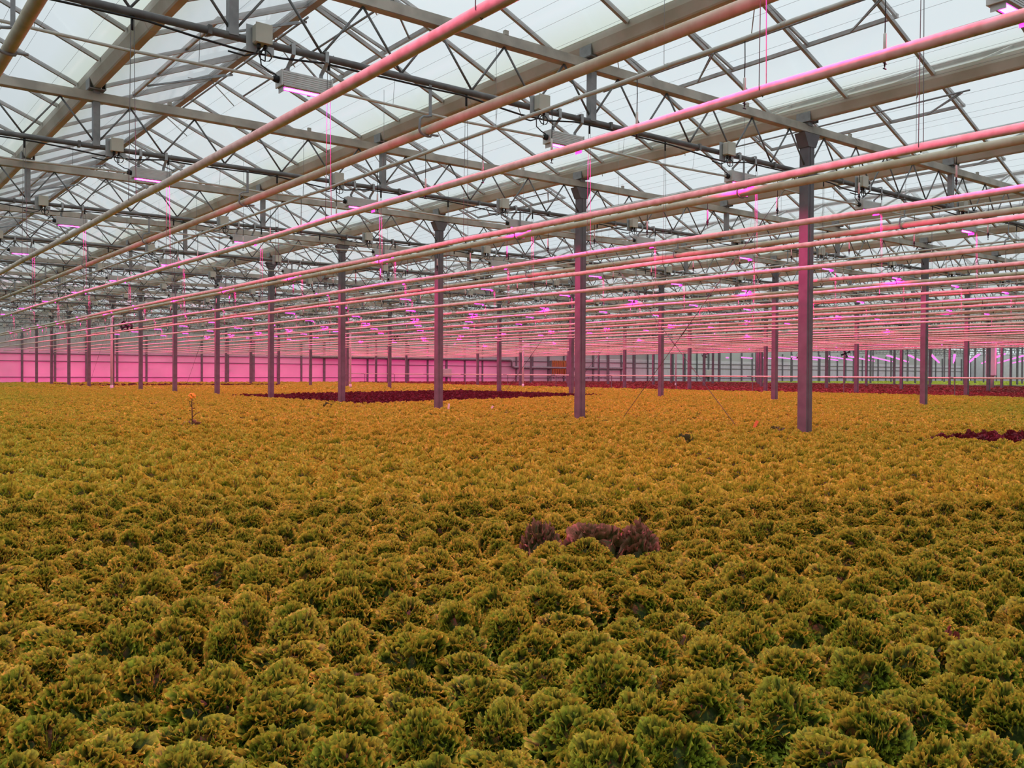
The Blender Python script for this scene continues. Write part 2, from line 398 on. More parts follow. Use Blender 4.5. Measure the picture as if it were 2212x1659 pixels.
# gutters
gn = 0
for gw in gut_w[1:]:
    if gw > WS+2*BAY: break
    b = MB()
    prof = [(-0.115, ZG+0.10), (-0.105, ZG+0.02), (-0.055, ZG-0.085), (-0.04, ZG-0.10), (0.04, ZG-0.10), (0.055, ZG-0.085), (0.105, ZG+0.02), (0.115, ZG+0.10), (0.10, ZG+0.10), (0.045, ZG-0.06), (-0.045, ZG-0.06), (-0.10, ZG+0.10)]
    b.prism(prof, US+0.05, UE+0.55)
    vis = any(seen(gw, U0+ST*k*0.5, ZG) for k in range(-1, 26))
    if not vis: continue
    gn += 1
    g_ = b.obj('gutter', M['gutter'], None, (gw, 0, 0))
    # joint sleeves
    s_ = MB()
    for k in range(0, 7):
        yy = 10.3+k*10
        s_.prism([(p[0]*1.06, (p[1]-ZG)*1.06+ZG) for p in prof[:8]], yy, yy+0.22)
    s_.obj('joint_sleeve', M['gutter'], g_)
    tag(g_, 'weathered grey roof gutter under the glass, %s from the left' % nth(gn), 'gutter', 'roof gutters')

# ------------------------------------------------------------------ posts
def post_meshes():
    s = MB(); zt = ZT-0.07
    s.box((0, 0, (zt)/2), (0.15, 0.15, zt))
    s.box((0, -0.078, zt/2), (0.06, 0.012, zt)); s.box((0, 0, zt-0.64), (0.17, 0.19, 0.1))
    me = s.mesh('shaft', M['post'])
    c = MB()
    c.add([(-0.09, -0.09, zt-0.20), (0.09, -0.09, zt-0.20), (0.09, 0.09, zt-0.20), (-0.09, 0.09, zt-0.20), (-0.19, -0.09, zt), (0.19, -0.09, zt), (0.19, 0.09, zt), (-0.19, 0.09, zt)],
          [(3, 2, 1, 0), (4, 5, 6, 7), (0, 1, 5, 4), (1, 2, 6, 5), (2, 3, 7, 6), (3, 0, 4, 7)])
    mc = c.mesh('head_plate', M['post'])
    g = MB(); g.box((0, 0, ZT+0.11), (0.10, 0.12, 0.12)); g.box((-0.1, 0, ZG-0.05), (0.012, 0.24, 0.14)); g.box((0.1, 0, ZG-0.05), (0.012, 0.24, 0.14)); g.box((0, 0, ZG-0.105), (0.2, 0.2, 0.012))
    mg = g.mesh('gutter_saddle', M['galv'])
    return me, mc, mg
pm = post_meshes()
ROWNAME = ['nearest', 'second', 'third', 'fourth', 'fifth', 'sixth', 'seventh', 'eighth', 'ninth', 'tenth', 'eleventh']
first = None
for r in range(0, 11):
    n = 0
    for k in range(-1, 14):
        x, y = WA+BAY*r, U0+ST*k
        if k == 13 or not (seen(x, y, 1.0, 5) or seen(x, y, 4.0, 5)): continue
        n += 1
        p = empty('support_post', (x, y, 0))
        link('shaft', pm[0], p); link('head_plate', pm[1], p)
        if r <= 5: link('gutter_saddle', pm[2], p)
        tag(p, 'square grey steel post, %s from the right in the %s post row' % (nth(n), ROWNAME[r]), 'post', 'steel posts')

# ------------------------------------------------------------------ trusses
P5 = G/5
def truss_parts(span_nodes):
    pass
tc_ = MB(); tc_.box((BAY/2, 0, ZT), (BAY, 0.10, 0.10)); tc_.box((BAY/2, 0, ZT+0.062), (BAY, 0.07, 0.03)); tc_.box((BAY/2, -0.052, ZT-0.035), (BAY, 0.012, 0.02))
for q in range(6): tc_.box((1.1+q*2.1, -0.02, ZT+0.10), (0.05, 0.04, 0.05))
m_tc = tc_.mesh('top_chord', M['chord'])
bc_ = MB(); bc_.tube([(0.07, 0, ZB), (BAY-0.07, 0, ZB)], 0.034, 10)
for q in range(8): bc_.box((0.9+q*1.62, 0, ZB), (0.035, 0.08, 0.08))
m_bc = bc_.mesh('bottom_chord', M['tube'])
pp = MB(); pp.box((0, 0, (ZB+ZG-0.1)/2), (0.085, 0.085, ZG-0.1-ZB)); pp.box((-0.1, 0, ZG-0.05), (0.012, 0.2, 0.13)); pp.box((0.1, 0, ZG-0.05), (0.012, 0.2, 0.13)); pp.box((0, 0, ZG-0.115), (0.2, 0.2, 0.015))
m_gp = pp.mesh('gutter_post', M['galv'])
def rod_mesh(sgn):
    b = MB(); b.tube([(0, 0, ZB+0.03), (sgn*P5/2, 0, ZT-0.05)], 0.0125, 6); return b.mesh('web_rod', M['rod'])
m_rod = (rod_mesh(-1), rod_mesh(1))
lat = MB()
for q in range(0, 16):
    for sgn in (-1, 1):
        if (q == 0 and sgn < 0) or (q == 15 and sgn > 0): continue
        lat.tube([(q*P5, 0, ZB+0.03), (q*P5+sgn*P5/2, 0, ZT-0.05)], 0.0125, 5)
m_lat = lat.mesh('web_lattice', M['rod'])
for k in KS:
    for bay in range(-1, 10):
        x0, y = WA+BAY*bay, U0+ST*k
        if not any(seen(x0+BAY*f, y, z) for f in (0, .1, .2, .3, .4, .5, .6, .7, .8, .9, 1) for z in (ZB, ZT)): continue
        t_ = empty('roof_truss', (x0, y, 0))
        link('top_chord', m_tc, t_); link('bottom_chord', m_bc, t_)
        for q in (1, 2): link('gutter_post', m_gp, t_, (q*G, 0, 0))
        if k <= 2 and bay <= 1:
            for q in range(0, 16):
                for s_i, sgn in ((0, -1), (1, 1)):
                    if (q == 0 and sgn < 0) or (q == 15 and sgn > 0): continue
                    if seen(x0+q*P5, y, ZB, 120) : link('web_rod', m_rod[s_i], t_, (q*P5, 0, 0))
        else:
            link('web_lattice', m_lat, t_)
        sp_ = 'left of the nearest post row' if bay < 0 else 'right after the %s post row' % ROWNAME[bay]
        tag(t_, 'lattice roof truss spanning %s, %s truss from the camera' % (sp_, nth(k+2)), 'truss', 'lattice roof trusses')

# ------------------------------------------------------------------ pipes
def sag_path(x, z, a, b_, step, sag, off=U0):
    pts = []; n0 = math.ceil((a-off)/step); ys = [a]
    k = n0
    y = off+k*step
    while y < b_:
        ys.append(y); k += 1; y = off+k*step
    ys.append(b_)
    for i in range(len(ys)-1):
        for q in range(4):
            f = q/4; yy = ys[i]+(ys[i+1]-ys[i])*f
            pts.append((x, yy, z-sag*4*f*(1-f)))
    pts.append((x, ys[-1], z))
    return pts
rnd = random.Random(5)
low = [2.07, 3.86, 5.46, 7.24, 8.55, 10.42]
x = 12.05
while x < 48: low.append(x); x += 1.64
_big = [14.35+BAY*a+b for a in range(5) for b in (0, 3.85, 8.9)]
_irr = [5.94+G*a for a in range(17)]
for _i, _x in enumerate(low):
    for _v in _big+_irr:
        if abs(_x-_v) < 0.12: low[_i] = _v+(0.13 if _x > _v else -0.13)
hang = MB(); HL = ZB-2.43
hang.tube([(-0.012, 0, HL-0.03), (-0.030, 0, 0.0), (0, 0, -0.034), (0.030, 0, 0.0), (0.012, 0, HL-0.03)], 0.0028, 4)
hang.tube([(0, 0, HL-0.15), (0.0, 0, HL-0.03)], 0.010, 5, 1)
hang.tube([(-0.05, 0, HL), (0, 0, HL-0.05), (0.05, 0, HL)], 0.004, 4, 1)
m_hang = hang.mesh('hanger_wire', [M['wire'], M['black']])
def pipe(name, x, z, r, matn, label, cat, group, seg=12, sag=0.02, hanger=None, a=US+0.3, e=UE+0.3):
    b = MB(); b.tube(sag_path(x, z, a, e, ST, sag), r, seg); o_ = b.obj(name, M[matn])
    if hanger:
        for k in KS:
            y = U0+ST*k
            if seen(x, y, z, 40) or seen(x, y, z+1.2, 40): link('hanger_wire' if hanger is m_hang else 'pipe_hook', hanger, o_, (x, y, z))
    tag(o_, label, cat, group); return o_
for i, x in enumerate(low):
    zz = 2.43+rnd.uniform(-.012, .012) if i > 2 else (2.43, 2.47, 2.43)[i]
    w_ = 'nearest of' if i == 0 else '%s nearest of' % nth(i+1)
    pipe('heating_pipe', x, zz, 0.0285, 'lowpipe', 'slim pale heating pipe glowing pink, %s the low pipes' % w_, 'pipe', 'low heating pipes', 12 if i < 8 else 6, 0.012, m_hang)
def hook_mesh(drop, r):
    b = MB(); e_ = r+0.035
    b.bar((0.015, -0.02, drop), (0.015, -0.02, r+0.10), 0.006, 0.035, (1, 0, 0))
    pts = [(0.03, -0.02, r+0.10), (-0.02, -0.02, r+0.085), (-e_+0.02, -0.015, r+0.08), (-e_-0.015, -0.01, r+0.05)]
    for q in range(8):
        an = math.pi*(0.93+q/7*0.68); pts.append((math.cos(an)*(e_+0.02)*(1 if math.cos(an) < 0 else .9), 0, math.sin(an)*(r+0.013)))
    pts += [(r*0.9, 0, -r*0.80), (r+0.075, 0, -r*0.72)]
    b.tube(pts, 0.013, 6); return b.mesh('pipe_hook', M['galv'])
m_hook = hook_mesh(ZB-3.51, 0.05)
big = [1.17, 4.98, 10.1]
q = 14.35
while q < WS-1:
    big += [q, q+3.85, q+8.9]; q += BAY
for i, x in enumerate(big):
    if x > WS-1: break
    pipe('transport_pipe', x, 3.51, 0.05, 'bigpipe', 'thick cream pipe held in hooks under the trusses, %s from the left' % nth(i+1), 'pipe', 'thick cream pipes', 14 if i < 5 else 8, 0.0, m_hook)

# irrigation lines and droppers
dm = MB()
dm.tube([(0, 0, 0.015), (0.004, 0, -0.15), (0, 0, -0.31)], 0.0042, 6, 0)
h1 = dm.mesh('drop_hose', M['black'])
d2 = MB(); d2.tube([(0, 0, -0.30), (0, 0, -0.305), (0, 0, -0.44), (0, 0, -0.445)], [0.006, 0.0115, 0.0115, 0.006], 8); h2 = d2.mesh('weight', M['weight'])
d3 = MB(); d3.tube([(0, 0, -0.44), (0, 0, -0.465), (0, 0, -0.47), (0, 0, -0.50), (0, 0, -0.535)], [0.011, 0.011, 0.006, 0.008, 0.005], 8)
d3.tube([(-0.022, 0, -0.512), (0.022, 0, -0.512)], 0.004, 5); d3.tube([(-0.018, 0, -0.55), (0.018, 0, -0.55)], 0.005, 5); d3.tube([(0, 0, -0.53), (0, 0, -0.55)], 0.003, 4)
d3.box((-0.016, 0, -0.478), (0.012, 0.012, 0.022)); d3.box((0.016, 0, -0.478), (0.012, 0.012, 0.022))
h3 = d3.mesh('nozzle', M['black'])
one = MB()
one.tube([(0, 0, 0.015), (0, 0, -0.31)], 0.0042, 4, 0); one.tube([(0, 0, -0.30), (0, 0, -0.445)], 0.0115, 6, 1); one.tube([(0, 0, -0.44), (0, 0, -0.55)], 0.008, 4, 0); one.box((0, 0, -0.515), (0.04, 0.012, 0.012), 0, 0)
m_one = one.mesh('sprinkler_dropper', [M['black'], M['weight']])
drops = []
irr = []
x = 5.94
while x < WS-1: irr.append(x); x += G
rod = MB(); rod.tube([(0, 0, 0.0), (0, 0, ZG-3.73-0.1)], 0.0028, 4); rod.tube([(-0.02, 0, 0), (0, 0, -0.024), (0.02, 0, 0), (0, 0, 0.03)], 0.003, 4); m_rodh = rod.mesh('hanger_rod', M['galv'])
for i, x in enumerate(irr):
    b = MB(); b.tube(sag_path(x, 3.73, US+0.3, UE+0.3, ST/4, 0.006), 0.0205, 10 if i < 4 else 6)
    for k in range(60):
        if i < 3: b.tube([(x, 0.6+k*1.21, 3.73), (x, 0.64+k*1.21, 3.73)], 0.024, 8)
    o_ = b.obj('irrigation_pipe', M['plastic'])
    tag(o_, 'thin grey-white watering pipe with droppers, %s from the left' % nth(i+1), 'pipe', 'watering pipes')
    for k in range(0, 30):
        y = 3.0+2.5*k
        if i < 4 and seen(x, y, 3.73) and y < UE: link('hanger_rod', m_rodh, o_, (x, y, 3.73))
    k = -3
    while True:
        y = 4.62+1.21*k+(i % 3)*0.4; k += 1
        if y > UE-1: break
        q = px(x, y, 3.3)
        if q and -5 < q[0] < 2217 and 0 < q[1] < 1659: drops.append((q[2], i, x, y))
drops.sort()
cnt = {}
for n, (d, i, x, y) in enumerate(drops[:300]):
    cnt[i] = cnt.get(i, 0)+1
    if n < 70:
        s_ = empty('sprinkler_dropper', (x, y, 3.71)); link('drop_hose', h1, s_); link('weight', h2, s_); link('nozzle', h3, s_)
    else:
        s_ = link('sprinkler_dropper', m_one, None, (x, y, 3.71))
    tag(s_, 'hanging sprinkler on black hose, %s from the near end of the %s watering pipe' % (nth(cnt[i]), nth(i+1)), 'sprinkler', 'hanging sprinklers')
b = MB()
for d, i, x, y in drops[300:]:
    if d > 75: continue
    b.tube([(x, y, 3.72), (x, y, 3.40)], 0.005, 3, 0, False); b.tube([(x, y, 3.41), (x, y, 3.26)], 0.0125, 4, 1, False); b.tube([(x, y, 3.27), (x, y, 3.16)], 0.010, 3, 0, False)
o_ = b.obj('sprinkler_droppers', [M['black'], M['weight']]); o_['kind'] = 'stuff'; tag(o_, 'far hanging sprinklers between the distant trusses', 'sprinklers')

# ------------------------------------------------------------------ grow lamps (origin at the lamp's centre, long axis along x)
LZ = 3.73
hb = MB()
hb.box((0, 0, 0.012), (0.50, 0.135, 0.135), 0, 0, 0.006)
for q in range(6):
    for sg in (-1, 1): hb.box((0, sg*0.0685, -0.035+q*0.019), (0.488, 0.006, 0.008))
for sg in (-1, 1): hb.box((sg*0.254, 0, 0.008), (0.014, 0.15, 0.15), 0, 0, 0.004)
m_h = hb.mesh('housing', M['lamp'])
hb2 = MB(); hb2.box((0, 0, -0.060), (0.475, 0.15, 0.008)); 
for sg in (-1, 1):
    hb2.box((0, sg*0.052, -0.068), (0.475, 0.006, 0.012)); hb2.box((sg*0.234, 0, -0.087), (0.006, 0.11, 0.050))
m_fl = hb2.mesh('reflector_plate', M['white'])
lb = MB(); ln, wd2 = 0.205, 0.034
ring = []
for q in range(16):
    an = 2*math.pi*q/16; cx = ln-wd2 if math.cos(an) > 0 else -(ln-wd2)
    ring.append((cx+math.cos(an)*wd2, math.sin(an)*wd2))
vs = [(p[0], p[1]*1.25, -0.0725) for p in ring]
lb.add(vs, [tuple(range(15, -1, -1))])
m_l = lb.mesh('diode_strip', M['led'])
kb = MB()
for sg in (-1, 1): kb.tube([(sg*0.16, 0.0, 0.075), (sg*0.16, 0.0, 0.10)], 0.014, 8)
m_k = kb.mesh('top_knob', M['black'])
def brk(xo):
    b = MB(); z0 = ZB-LZ
    pts = [(xo, 0.0, 0.07), (xo, 0.0, 0.125), (xo, -0.132, z0-0.055), (xo, -0.132, z0+0.045), (xo, -0.05, z0+0.045)]
    for p_, q_ in zip(pts[:-1], pts[1:]):
        b.bar(p_, q_, 0.008, 0.035, (1, 0, 0.001)) if False else b.bar(p_, q_, 0.010, 0.036, (1, 0, 0.0))
    return b.mesh('bracket', M['bracket'])
m_b1, m_b2 = brk(-0.17), brk(0.17)
ge = MB(); ge.tube([(-0.255, 0, 0.0), (-0.262, 0, 0.0), (-0.30, 0, 0.0), (-0.315, 0, 0.0)], [0.026, 0.034, 0.030, 0.018], 10); ge.tube([(0.255, 0, 0.0), (0.30, 0, 0.0)], [0.026, 0.018], 10)
m_g = ge.mesh('end_gland', M['black'])
cb = MB(); z0 = ZB-LZ
cb.tube([(-0.27, 0, 0.03), (-0.30, 0, 0.045), (-0.36, -0.02, 0.05), (-0.44, -0.03, 0.09), (-0.46, -0.05, 0.17), (-0.42, -0.08, 0.27), (-0.37, -0.10, z0+0.0), (-0.38, -0.12, z0+0.02)], 0.0065, 6)
m_c = cb.mesh('power_cord', M['black'])
# junction box on the chord
jb = MB(); jb.box((0, 0, 0.03), (0.15, 0.10, 0.17), 0, 0, 0.012); jb.box((0, -0.052, 0.03), (0.155, 0.012, 0.175), 0, 0, 0.004)
m_j = jb.mesh('box_body', M['box'])
jp = MB(); jp.box((-0.06, 0.055, 0.0), (0.13, 0.004, 0.24)); jp.box((0.09, 0.04, -0.09), (0.06, 0.05, 0.07)); m_jp = jp.mesh('mounting_plate', M['bracket'])
jg = MB(); jg.tube([(-0.03, 0, -0.05), (-0.03, 0, -0.10)], 0.018, 8); jg.tube([(0.03, 0, -0.05), (0.03, 0, -0.09)], 0.015, 8)
jg.tube([(-0.03, 0, -0.10), (-0.06, 0, -0.15), (-0.16, 0, -0.19), (-0.3, 0.03, -0.17)], 0.008, 6)
cl = [(0.03+0.06*math.sin(a_*0.7), -0.0, -0.15-0.05*math.cos(a_*0.7)+0.0) for a_ in range(10)]
jg.tube([(0.03, 0, -0.09)]+cl, 0.006, 5)
m_jg = jg.mesh('cable_gland', M['black'])

lampw = [3.65+BAY/4*j for j in range(-1, 40)]
nl = 0
for k in KS:
    y = U0+ST*k; n = 0; nb = 0
    for j, x in enumerate(lampw):
        if x > WS-1.0: break
        if x > 45 and k % 2: continue
        vis = seen(x, y, 3.68, 18)
        if not vis and not (k == -1 and x < 11): continue
        n += 1 if vis else 0; nl += 1
        far = px(x, y, 3.68)[2] > 40
        p = empty('grow_lamp', (x, y+0.085, LZ)); link('housing', m_h, p); link('diode_strip', m_l, p); link('reflector_plate', m_fl, p); link('bracket', m_b1, p); link('bracket', m_b2, p)
        if not far: link('top_knob', m_k, p); link('end_gland', m_g, p); link('power_cord', m_c, p)
        if not vis: lb_ = 'grow lamp hanging just outside the picture, over the nearest lettuces'
        elif k == -1: lb_ = 'glowing pink grow lamp cut off by the top right corner'
        else: lb_ = 'glowing pink grow lamp, %s from the left on the %s row of lamps' % (nth(n), nth(k+1))
        tag(p, lb_, 'lamp', 'pink grow lamps')
        bx = x-0.47
        if seen(bx, y-0.10, ZB+0.12, 8) and px(x, y, 3.68)[2] < 60:
            nb += 1
            p = empty('junction_box', (bx-0.03, y-0.11, ZB+0.0)); link('box_body', m_j, p); link('mounting_plate', m_jp, p); link('cable_gland', m_jg, p)
            tag(p, 'beige junction box on a truss, %s from the left on the %s row of lamps' % (nth(nb), nth(k+1) if k >= 0 else 'cut-off'), 'junction box', 'truss junction boxes')

# coolant tube linking the lamps of each row, and the power cable under each chord
for k in KS:
    y = U0+ST*k
    xs = [x for x in lampw if x < (WS-1 if k % 2 == 0 else 45) and x > -4 and (seen(x, y, 3.67, 500))]
    if len(xs) < 2 or k < 0: continue
    b = MB()
    pts = [(xs[0]-3.0, y+0.085, LZ+.035)]
    for x in xs: 
        pts += [(x-1.6, y+0.085, LZ-.025), (x-0.28, y+0.085, LZ), (x+0.28, y+0.085, LZ)]
    pts.append((xs[-1]+1.6, y+0.085, LZ-.015))
    b.tube(pts, 0.0145, 8); o_ = b.obj('coolant_tube', M['coolant'])
    for x in xs:
        for dx in (-2.3, -1.0):
            if seen(x+dx, y, 3.7):
                w_ = MB(); w_.tube([(x+dx, y+0.085, LZ-.025), (x+dx, y+0.045, ZB)], 0.0022, 4); w_.obj('hanger_wire', M['wire'], o_)
    tag(o_, 'thin white tube joining the lamps of the %s row of lamps' % nth(k+1), 'tube', 'lamp tubes')
    b = MB(); pts = []
    n = int((xs[-1]-xs[0]+4)/0.4)
    rr = random.Random(k)
    for q in range(n):
        xx = xs[0]-3+q*0.4; ph = ((xx-3.65) % (BAY/4))
        dip = 0.055+(0.06*abs(math.sin((ph-1.9)*1.9)) if ph > 1.9 else 0.0)+rr.uniform(-.006, .006)
        pts.append((xx, y-0.02, ZB-dip))
    b.tube(pts, 0.010, 6); o_ = b.obj('power_cable', M['black'])
    tag(o_, 'black power cable drooping under the truss of the %s row of lamps' % nth(k+1), 'cable', 'power cables')

# stretched wires under the glass
nw = 0
for gi, gw in enumerate(gut_w[2:8]):
    for dx in (0.55, 1.05, 1.45, 1.75, 2.5, 3.0, 3.35, 3.85):
        x = gw+dx; z = 4.78
        if not any(seen(x, U0+ST*k*0.5, z) for k in range(-1, 26)): continue
        nw += 1
        b = MB(); b.tube([(x, US+0.2, z), (x, UE+0.4, z)], 0.0014, 4); o_ = b.obj('screen_wire', M['wire'])
        tag(o_, 'hair-thin wire stretched lengthways above the trusses, %s from the left' % nth(nw), 'wire', 'stretched wires')

# far compartment: rows of small pink lamps beyond the screen
b = MB(); a_ = Vector((2.04, 1.0)).normalized()
for row in range(-50, 60):
    for q in range(0, 80):
        x = WS+12+q*1.5; y = row*2.34+(x-WS)*0.49
        if x > WR-2 or not (US < y < UE-1) or not seen(x, y, 3.18): continue
        d_ = a_.to_3d(); s0 = Vector((x, y, 3.18))
        b.bar(s0-d_*0.36, s0+d_*0.36, 0.24, 0.10, (0, 0, 1), 0); b.bar(s0-d_*0.34-Vector((0, 0, .10)), s0+d_*0.34-Vector((0, 0, .10)), 0.22, 0.10, (0, 0, 1), 1)
o_ = b.obj('far_grow_lamps', [M['lamp'], M['ledfar']]); o_['kind'] = 'stuff'; tag(o_, 'slanting rows of tiny pink lamps beyond the hanging screen', 'lamps')

# ------------------------------------------------------------------ rail, poles, braces, fans, wall gear
b = MB(); b.tube([(36.6, US+0.5, CAMZ-0.088), (36.6, UE-0.5, CAMZ-0.088)], 0.035, 8)
o_ = b.obj('rail_pipe', M['lowpipe'])
for k in range(-1, 13): 
    s_ = MB(); s_.box((36.7, U0+ST*k, CAMZ-0.088), (0.9, 0.04, 0.04)); s_.box((36.6, U0+ST*k-0.06, (CAMZ-.12)/2), (0.03, 0.03, CAMZ-.12)); s_.obj('rail_support', M['post'], o_)
tag(o_, 'long low white rail pipe running above the red lettuce border', 'rail')
for i, (x, y, h, lab) in enumerate(((10.95, 45.3, 3.6, 'white downpipe beside a far post left of the flower'), (23.7, 45.6, 3.2, 'white downpipe beyond the dark red patch, beside a second-row post'), (34.8, 43.9, 2.75, 'white downpipe in front of the grey wall panels'), (49.0, 44.0, 3.0, 'white downpipe by the far end of the low rail'))):
    p = MB(); p.tube([(x, y, 0), (x, y, h-0.3), (x, y+.02, h-0.08), (x+0.08, y+.02, h), (x+0.5, y+.02, h+0.02)], 0.055, 10); o_ = p.obj('downpipe', M['white'])
    tag(o_, lab, 'pipe'); c_ = MB(); c_.tube([(x, y, 0.14), (x, y, 0.34)], 0.075, 10); c_.obj('pipe_collar', M['white'], o_)
def brace(a, b_, lab, r=0.005, m='wall'):
    q = MB(); q.tube([a, b_], r, 6); o_ = q.obj('brace_rod', M['rod'])
    k_ = MB(); c_ = Vector(a).lerp(Vector(b_), 0.42); d_ = (Vector(b_)-Vector(a)).normalized(); k_.tube([c_-d_*0.14, c_+d_*0.14], r*2.0, 6); k_.obj('turnbuckle', M['rod'], o_)
    tag(o_, lab, 'brace')
xb = 11.72
brace((xb, U0+ST-0.9, 0.0), (xb-.05, U0+0.07, 4.2), 'dark steel brace rod rising to the top of the big right post')
brace((xb+.03, U0+1.2, 0.0), (xb, U0+ST-0.08, 3.8), 'pink-lit brace rod crossing the dark one between the two biggest posts')
brace((xb, 37.2, 0.0), (xb, 33.0, 4.0), 'thin brace rod behind the yellow flower, rising to the right')
brace((xb, 53.6, 0.0), (xb, 48.0, 4.2), 'faint far brace rod left of the white downpipe')
def bracerow(x, k, lab):
    brace((x, U0+ST*(k+1)-.2, 0.0), (x, U0+ST*k+.1, 4.2), lab, 0.009)
bracerow(WA+BAY+0.1, 4, 'thin brace rod between two far posts of the second post row')
bracerow(WA+2*BAY+0.1, 6, 'thin brace rod in front of the grey far wall panels')

def fan(x, y, z, rz, r, lab):
    e = empty('circulation_fan', (x, y, z)); e.rotation_euler = (0, 0, rz)
    g_ = MB(); 
    for rr_, yy in ((r, -0.09), (r, 0.09), (r*0.6, -0.1), (r*0.3, -0.1)):
        g_.tube([(rr_*math.cos(2*math.pi*q/20), yy, rr_*math.sin(2*math.pi*q/20)) for q in range(21)], 0.008, 5, 0, False)
    for q in range(10):
        an = math.pi*q/5; g_.tube([(0, -0.105, 0), (r*math.cos(an), -0.09, r*math.sin(an))], 0.005, 4)
    g_.obj('guard', M['black'], e)
    s_ = MB(); vs = []
    for yy in (-0.08, 0.08):
        for q in range(20): vs.append((r*1.03*math.cos(2*math.pi*q/20), yy, r*1.03*math.sin(2*math.pi*q/20)))
    s_.add(vs, [(q, (q+1) % 20, 20+(q+1) % 20, 20+q) for q in range(20)], True); s_.obj('shroud', M['black'], e)
    h_ = MB(); h_.tube([(0, -0.08, 0), (0, 0.2, 0)], r*0.25, 10); h_.obj('motor', M['black'], e)
    for q in range(4):
        bl = MB(); an = q*math.pi/2+0.4; c_, s2 = math.cos(an), math.sin(an)
        pr = [(0.2, -0.06), (0.9, -0.22), (0.92, 0.20), (0.2, 0.08)]
        vs = []
        for yy in (0, 0.012):
            for a_, w_ in pr: vs.append((r*(a_*c_-w_*s2), yy+w_*0.12, r*(a_*s2+w_*c_)))
        bl.add(vs, [(0, 1, 2, 3), (7, 6, 5, 4), (0, 4, 5, 1), (1, 5, 6, 2), (2, 6, 7, 3), (3, 7, 4, 0)]); bl.obj('blade', M['black'], e)
    hg = MB(); hg.tube([(0, 0, r), (0, 0, ZB-z)], 0.01, 5); hg.obj('hanging_rod', M['galv'], e)
    tag(e, lab, 'fan', 'circulation fans')
fan(11.0, 42.887, 3.05, -0.75, 0.25, 'black circulation fan beside a white downpipe at far left')
fan(27.9, 47.887, 3.15, -0.8, 0.24, 'small dark circulation fan above the far red patch')
fan(56.8, 47.887, 2.6, -0.9, 0.28, 'small dark fan near the crossing brace rods')
fan(69.0, 42.887, 2.85, -1.0, 0.42, 'black four-bladed fan hanging before the far pink lamp rows, at right')
fan(69.75, 47.887, 2.65, -1.0, 0.34, 'black fan hanging just left of the larger far fan')

# pale tower by the right edge
e = empty('air_tower', (65.38, 29.3, 0))
b = MB(); b.box((0, 0, 2.25), (0.62, 0.62, 2.5), 0.3, 0, 0.05); b.obj('casing', M['white'], e)
b = MB(); b.tube([(0, 0, 0.0), (0, 0, 0.95), (0, 0, 1.05)], [0.2, 0.2, 0.3], 16); b.obj('outlet', M['white'], e)
b = MB(); b.tube([(0, 0, 3.5), (0, 0, 4.3)], 0.04, 8); b.obj('hanging_rod', M['galv'], e)
tag(e, 'tall white air tower standing in red lettuce near the right edge', 'air tower')

# gear along the far wall
def on_wall(xp, y=UE+0.35):
    lo, hi = 0, 200
    for _ in range(50):
        mdl = (lo+hi)/2
        if px(mdl, y, 1.2)[0] < xp: lo = mdl
        else: hi = mdl
    return lo
e = empty('hose_rack', (on_wall(1208), UE+0.3, 0))
b = MB(); b.bar((-1.3, 0, 2.35), (1.3, 0, 2.35), 0.06, 0.08); b.bar((-1.2, 0, 0), (-1.2, 0, 2.4), 0.08, 0.08, (1, 0, 0)); b.bar((1.2, 0, 0), (1.2, 0, 2.4), 0.08, 0.08, (1, 0, 0)); b.obj('rack_frame', M['wallpost'], e)
for q in range(9):
    xx = -1.0+q*0.25; b = MB(); b.tube([(xx-0.06, -0.05, 0.95+0.05*(q % 3)), (xx-0.08, -0.05, 2.3), (xx, -0.06, 2.42), (xx+0.07, -0.05, 2.3), (xx+0.05, -0.05, 1.0+0.06*(q % 2)), (xx, -0.05, 0.85+.05*(q % 3)), (xx-0.06, -0.05, 0.95+0.05*(q % 3))], 0.035, 6); b.obj('hose_loop', M['orange'], e)
tag(e, 'rack of orange hose loops hanging at the far wall', 'hose rack')
e = empty('spray_boom', (on_wall(1195), UE-1.0, 0))
b = MB(); b.bar((-2.0, 0, 0.62), (7.0, 0, 0.62), 0.05, 0.05); b.obj('boom_pipe', M['wallpost'], e)
for q in range(14):
    b = MB(); b.box((-1.7+q*0.62, 0, 0.55), (0.05, 0.05, 0.12)); b.obj('spray_nozzle', M['black'], e)
b = MB(); b.box((2.3, 0.1, 0.9), (1.4, 0.4, 0.5), 0, 0, 0.04); b.obj('boom_carriage', M['plastic'], e)
b = MB(); b.box((1.8, 0.1, 0.33), (0.1, 0.1, 0.66)); b.box((2.8, 0.1, 0.33), (0.1, 0.1, 0.66)); b.obj('boom_leg', M['wallpost'], e)
tag(e, 'low spray boom with nozzles standing under the orange hoses', 'spray boom')
for i, (xp, w_, h_, z_, lab) in enumerate(((963, 1.1, 0.8, 0.62, 'pinkish control cabinet on the far wall beside a big post'), (1530, 1.3, 0.9, 0.7, 'grey control cabinet low on the far wall near the braces'),)):
    e = empty('control_cabinet', (on_wall(xp), UE+0.26, z_)); b = MB(); b.box((0, 0, h_/2), (w_, 0.25, h_), 0, 0, 0.02); b.obj('cabinet_body', M['plastic'], e)
    b = MB(); b.box((0, -0.14, h_/2), (w_*0.86, 0.03, h_*0.84)); b.obj('door', M['plastic'], e)
    for sg in (-1, 1):
        b = MB(); b.box((sg*w_*0.42, 0, -z_/2), (0.06, 0.06, z_)); b.obj('leg', M['wallpost'], e)
    tag(e, lab, 'cabinet')
